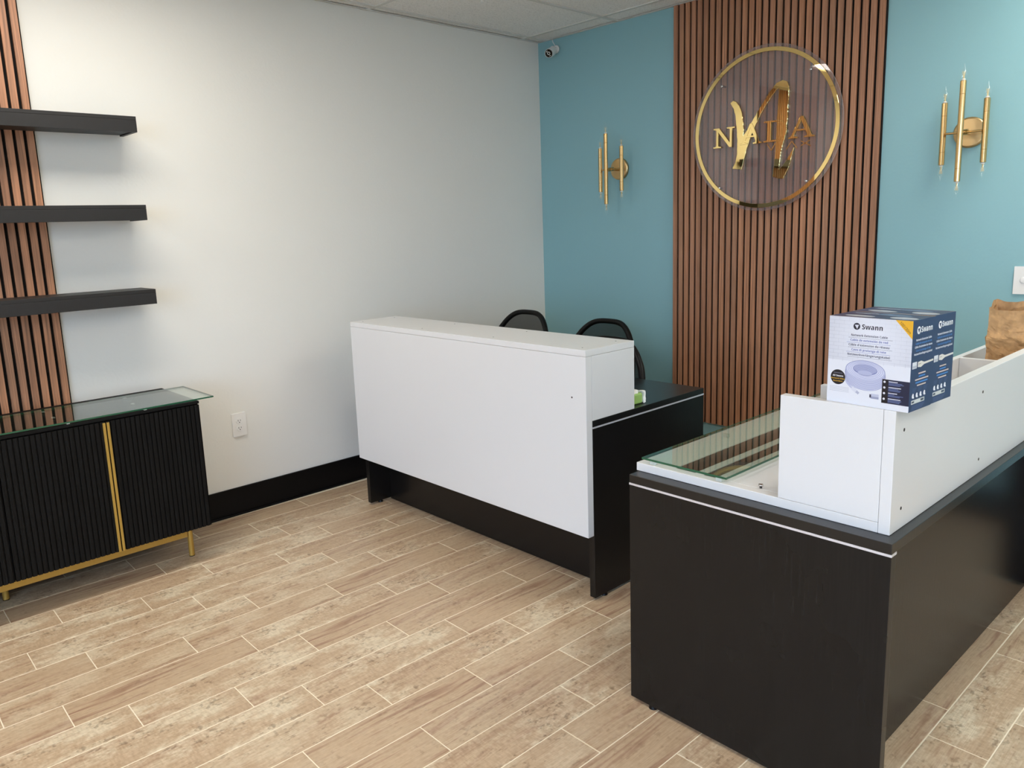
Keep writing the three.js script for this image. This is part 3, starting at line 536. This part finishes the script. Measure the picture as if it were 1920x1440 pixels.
// ------------------------------------------------------------------ cable boxes
function canvasTex(w, h, draw) { const c = document.createElement('canvas'); c.width = w; c.height = h; draw(c.getContext('2d'), w, h); const t = new THREE.CanvasTexture(c); t.colorSpace = THREE.SRGBColorSpace; t.anisotropy = 8; return t; }
function emblem(g, x, y, r, ring, tri) { g.fillStyle = ring; g.beginPath(); g.arc(x, y, r, 0, 7); g.fill(); g.fillStyle = tri; g.beginPath(); g.moveTo(x - r * 0.62, y - r * 0.42); g.lineTo(x + r * 0.62, y - r * 0.5); g.lineTo(x + r * 0.12, y + r * 0.78); g.closePath(); g.fill(); }
const frontPrint = canvasTex(960, 1036, (g, w, h) => {
  g.fillStyle = '#eef0f5'; g.fillRect(0, 0, w, h);
  g.strokeStyle = 'rgba(140,144,158,0.5)'; g.lineWidth = 3; g.fillStyle = '#d8dae1'; g.fillRect(0, 0, w, 520);
  for (let r = 0; r < 12; r++) { const y = r * 44; g.beginPath(); g.moveTo(0, y); g.lineTo(w, y + 14); g.stroke(); for (let k = 0; k < 9; k++) { const x = k * 120 + (r % 2) * 60; g.beginPath(); g.moveTo(x, y + 2); g.lineTo(x, y + 46); g.stroke(); } }
  const gr = g.createRadialGradient(520, 240, 80, 520, 260, 520); gr.addColorStop(0, 'rgba(240,242,248,0.98)'); gr.addColorStop(1, 'rgba(240,242,248,0.2)'); g.fillStyle = gr; g.fillRect(0, 0, w, 520);
  g.fillStyle = '#f5b92e'; g.beginPath(); g.moveTo(770, 0); g.lineTo(w, 0); g.lineTo(w, 205); g.closePath(); g.fill();
  g.save(); g.translate(882, 72); g.rotate(0.80); g.fillStyle = '#3a2f12'; g.font = '40px sans-serif'; g.textAlign = 'center'; g.fillText("100'/30m", 4, 22); g.restore();
  emblem(g, 332, 105, 40, '#14162a', '#e4e6ee'); g.fillStyle = '#14162a'; g.textAlign = 'left'; g.font = 'bold 78px sans-serif'; g.fillText('Swann', 390, 134);
  g.textAlign = 'center';
  [['Network Extension Cable', '#2c2f4a'], ['Cable de extensión de red', '#5b66ad'], ["Câble d'extension du réseau", '#2c2f4a'], ['Cavo di prolunga di rete', '#5b66ad'], ['Netzwerkverlängerungskabel', '#2c2f4a']].forEach(([s, c], i) => {
    const y = 222 + i * 57; g.fillStyle = c; g.font = 'bold 35px sans-serif'; g.fillText(s, 480, y); g.fillStyle = i % 2 ? 'rgba(91,102,173,0.55)' : 'rgba(70,72,90,0.5)'; for (let k = 0; k < 34; k++) g.fillRect(240 + k * 15 - (i % 2) * 20, y + 14, 11, 6);
  });
  // coil of cable
  const el = (x, y, a, b, f, s) => { g.beginPath(); g.ellipse(x, y, a, b, 0.03, 0, 7); if (f) { g.fillStyle = f; g.fill(); } if (s) { g.strokeStyle = s; g.lineWidth = 4; g.stroke(); } };
  for (let k = 8; k >= 0; k--) el(452, 618 + k * 14, 236 - Math.abs(k - 3) * 1.6, 118, '#d3d7ec', '#8e94bf');
  for (let k = 0; k < 5; k++) el(452, 612 - k * 2, 222 - k * 20, 108 - k * 12, '#dfe2f3', '#949ac4');
  for (let k = 0; k < 6; k++) el(452, 606 + k * 7, 138 - k * 10, 56 - k * 5, '#bcc1de', '#7a80b2');
  g.strokeStyle = '#c3c8e2'; g.lineWidth = 20; g.lineCap = 'round'; g.beginPath(); g.moveTo(224, 735); g.quadraticCurveTo(232, 790, 300, 836); g.stroke();
  g.save(); g.translate(334, 858); g.rotate(0.62); g.fillStyle = '#e2e4ee'; g.fillRect(-36, -22, 76, 44); g.fillStyle = '#b9bdd0'; g.fillRect(28, -15, 40, 30); g.restore();
  g.fillStyle = '#c9cde0'; g.fillRect(532, 876, 92, 58); g.fillStyle = '#a3a8c2'; g.fillRect(532, 908, 92, 26); g.fillStyle = '#3a3d52'; g.fillRect(516, 886, 20, 38);
  g.fillStyle = '#15141f'; g.beginPath(); g.arc(130, 730, 90, 0, 7); g.fill();
  g.fillStyle = '#77798c'; g.fillRect(76, 676, 108, 8); g.fillStyle = '#ffffff'; g.font = 'bold 28px sans-serif'; g.fillText('All Swann', 130, 724); g.fillStyle = '#f0bb33'; g.font = 'bold 24px sans-serif'; g.fillText('Network Video', 130, 756); g.fillText('Recorders', 130, 786);
  g.fillStyle = 'rgba(80,82,100,0.45)'; for (let r = 0; r < 4; r++) for (let k = 0; k < 17; k++) g.fillRect(34 + k * 14, 846 + r * 17, 10, 4);
  g.fillStyle = '#15141f'; g.fillRect(655, 686, 305, 278); g.fillStyle = '#1d2340'; g.fillRect(721, 686, 239, 278);
  for (let r = 0; r < 4; r++) { g.fillStyle = '#e8e9f0'; g.beginPath(); g.arc(682, 716 + r * 66, 13, 0, 7); g.fill(); g.fillRect(728, 704 + r * 66, 100 + 40 * (r % 2), 9); g.fillStyle = '#6f7fae'; g.fillRect(728, 720 + r * 66, 150 - 40 * (r % 3), 6); g.fillRect(728, 732 + r * 66, 168 - 30 * (r % 2), 6); g.fillRect(728, 744 + r * 66, 130, 6); }
});
const sidePrint = canvasTex(560, 1036, (g, w, h) => {
  g.fillStyle = '#232e57'; g.fillRect(0, 0, w, h);
  emblem(g, 150, 116, 44, '#f0f1f6', '#232e57'); g.fillStyle = '#f0f1f6'; g.font = 'bold 92px sans-serif'; g.fillText('Swann', 205, 146);
  g.textAlign = 'center';
  ['Network Extension Cable', 'Cable de extensión de red', "Câble d'extension du réseau", 'Cavo di prolunga di rete', 'Netzwerkverlängerungskabel'].forEach((s, i) => { g.fillStyle = i % 2 ? '#3f7fc9' : '#e8eaf2'; g.font = 'bold 32px sans-serif'; g.fillText(s, 290, 236 + i * 40); });
  g.fillStyle = '#d5d8df'; g.fillRect(36, 470, 110, 76); g.fillStyle = '#b4b8c4'; g.fillRect(42, 512, 98, 28);
  g.fillStyle = '#d9d6cf'; g.beginPath(); g.moveTo(170, 480); g.lineTo(250, 472); g.lineTo(330, 496); g.lineTo(560, 490); g.lineTo(560, 512); g.lineTo(330, 522); g.lineTo(250, 546); g.lineTo(170, 536); g.closePath(); g.fill(); g.fillStyle = '#9f9a90'; g.fillRect(190, 500, 60, 8);
  for (let i = 0; i < 5; i++) { g.fillStyle = i % 2 ? '#3f7fc9' : '#cdb9b0'; const L = [180, 160, 330, 300, 220][i]; g.fillRect(290 - L / 2, 606 + i * 34, L, 15); }
  g.fillStyle = '#36446f'; for (let k = 0; k < 3; k++) for (let r = 0; r < 4; r++) g.fillRect(70 + k * 140, 772 + r * 16, 100 - r * 12, 9);
  for (let k = 0; k < 4; k++) { g.fillStyle = '#e8eaf2'; g.beginPath(); g.ellipse(90 + k * 95, 858, 22, 28, 0.3, 0, 7); g.fill(); g.fillRect(100 + k * 95, 868, 20, 20); g.fillStyle = '#6b76a0'; g.fillRect(98 + k * 95, 888, 3, 24); }
  g.fillStyle = '#c7cbcb'; g.fillRect(56, 908, 330, 46); g.fillStyle = '#3c4152'; g.fillRect(70, 920, 60, 22); g.fillRect(290, 918, 78, 26);
  g.fillStyle = '#4a5783'; for (let r = 0; r < 4; r++) g.fillRect(70, 972 + r * 14, 330 - r * 20, 6);
});
const topPrint = canvasTex(640, 370, (g, w, h) => {
  g.fillStyle = '#2a3157'; g.fillRect(0, 0, w, h);
  g.fillStyle = '#a9adb6'; g.beginPath(); g.ellipse(190, 265, 120, 48, 0.08, 0, 7); g.fill(); g.beginPath(); g.ellipse(520, 250, 105, 62, 0.1, 0, 7); g.fill();
  g.fillStyle = '#5d6f8e'; g.beginPath(); g.ellipse(390, 110, 130, 48, 0.1, 0, 7); g.fill(); g.fillStyle = '#b8bcc4'; g.fillRect(70, 90, 190, 22); g.fillStyle = '#6d7694'; g.fillRect(70, 130, 140, 12); g.fillStyle = '#c49a6a'; g.fillRect(0, 0, w, 5); g.fillRect(0, h - 5, w, 5);
});
{
  const printF = std({ map: frontPrint, color: 0xe4e4e6, roughness: 0.35 }), printS = std({ map: sidePrint, roughness: 0.35 }), printT = std({ map: topPrint, roughness: 0.35 }), card = std({ color: 0x9a7a58, roughness: 0.9 });
  const bw = 0.19, bh = 0.2045, bd = 0.1115;
  const boxAt = (label, u, w, turn) => {
    const c = Math.cos(T2), s = Math.sin(T2);
    const t = thing('cable_box', label, 'box', [D2[0] + c * u + s * w, 1.0268, D2[2] - s * u + c * w], T2 + turn, 'navy network cable cartons');
    const sheet = (pw, ph) => new THREE.PlaneGeometry(pw, ph);
    obj('carton', bx(-bw + 0.0006, -0.0006, 0, bh - 0.0006, -bd + 0.0006, -0.0006), card, t);
    obj('front_print', at(sheet(bw, bh), -bw / 2, bh / 2, 0), printF, t).userData.label = 'white printed front with cable coil';
    const sd = sheet(bd, bh); sd.rotateY(Math.PI / 2); obj('side_print', at(sd, 0, bh / 2, -bd / 2), printS, t);
    const sd2 = sheet(bd, bh); sd2.rotateY(-Math.PI / 2); obj('side_print', at(sd2, -bw, bh / 2, -bd / 2), printS, t);
    const bk = sheet(bw, bh); bk.rotateY(Math.PI); obj('back_print', at(bk, -bw / 2, bh / 2, -bd), printF, t);
    for (const k of [0, 1]) { const f = sheet(bw, bd / 2 - 0.0006); f.rotateX(-Math.PI / 2); const q = f.attributes.uv; for (let i = 0; i < q.count; i++) q.setY(i, q.getY(i) * 0.5 + (k ? 0.5 : 0)); obj('top_flap', at(f, -bw / 2, bh, k ? -bd * 0.75 : -bd * 0.25), printT, t); }
  };
  boxAt('white and navy cable carton over the white gable, front of the pair', 0.001, -0.046, -0.06);
  boxAt('navy cable carton tucked behind the front carton on the hutch', 0.0058, -0.159, -0.058);
}
// ------------------------------------------------------------------ paper bag
{
  const c = Math.cos(T2), s = Math.sin(T2), u = -0.138, w = -1.365;
  const kraft = std({ map: tex(128, 128, (a, b) => { const k = 0.86 + 0.28 * fbm(a * 24, b * 24, 201, 4, 24, 24); return [190 * k, 150 * k, 104 * k]; }), roughness: 0.75, side: THREE.DoubleSide });
  const t = thing('paper_bag', 'crumpled brown paper bag with its mouth open standing in the white hutch', 'bag', [D2[0] + c * u + s * w, 0.7576, D2[2] - s * u + c * w], T2 + 0.03);
  const hw = 0.074, hd = 0.055, Ht = 0.385, NX = 64, NY = 56, pos = [], uv = [], idx = [];
  const per = (q) => { const L = [2 * hw, 2 * hd, 2 * hw, 2 * hd], T = 4 * (hw + hd); let d = q * T; if (d < L[0]) return [-hw + d, hd]; d -= L[0]; if (d < L[1]) return [hw, hd - d]; d -= L[1]; if (d < L[2]) return [hw - d, -hd]; d -= L[2]; return [-hw, -hd + d]; };
  for (let j = 0; j <= NY; j++) for (let i = 0; i <= NX; i++) {
    const q = (i % NX) / NX, v = j / NY; let [x, z] = per(q);
    const ridge = (f, sd) => Math.abs(2 * fbm(q * f, v * f * 0.8, sd, 2, f, 4096) - 1), a = ridge(7, 301) - 0.25, b = ridge(15, 305) - 0.25, c2 = ridge(31, 309) - 0.25;
    const k = 0.036 * a + 0.028 * b + 0.014 * c2, grow = 1 - 0.16 * v * v, onZ = Math.abs(z) >= hd - 1e-6, nx = onZ ? 0 : Math.sign(x), nz = onZ ? Math.sign(z) : 0, edge = 0.25 + 0.75 * Math.sin(Math.PI * Math.min(1, v * 0.96 + 0.02));
    x = x * (1 + 0.03 * v) + nx * k * edge * 0.5; z = z * grow + nz * k * edge * 0.6;
    const open = lerp(Ht, Ht - 0.024, sm(-0.3 * hd, 0.9 * hd, z)), y = v * (open + 0.010 * (vnoise(q * 19, 1, 309, 19) - 0.5) + 0.008 * (vnoise(q * 6, 2, 311, 6) - 0.5)) + 0.002;
    pos.push(x, y, z); uv.push(q * 2, v);
  }
  for (let j = 0; j < NY; j++) for (let i = 0; i < NX; i++) { const a = j * (NX + 1) + i, b = a + 1, d = a + NX + 1, e = d + 1; idx.push(a, b, d, b, e, d); }
  const mk = () => { const g = new THREE.BufferGeometry(); g.setAttribute('position', new THREE.Float32BufferAttribute(pos, 3)); g.setAttribute('uv', new THREE.Float32BufferAttribute(uv, 2)); g.setIndex(idx); return g; };
  const g = toCreasedNormals(mk(), 0.35); obj('bag_body', g, kraft, t);
  obj('bag_bottom', bx(-hw + 0.002, hw - 0.002, 0.0006, 0.002, -hd + 0.002, hd - 0.002), kraft, t);
}

renderer.render(scene, camera);
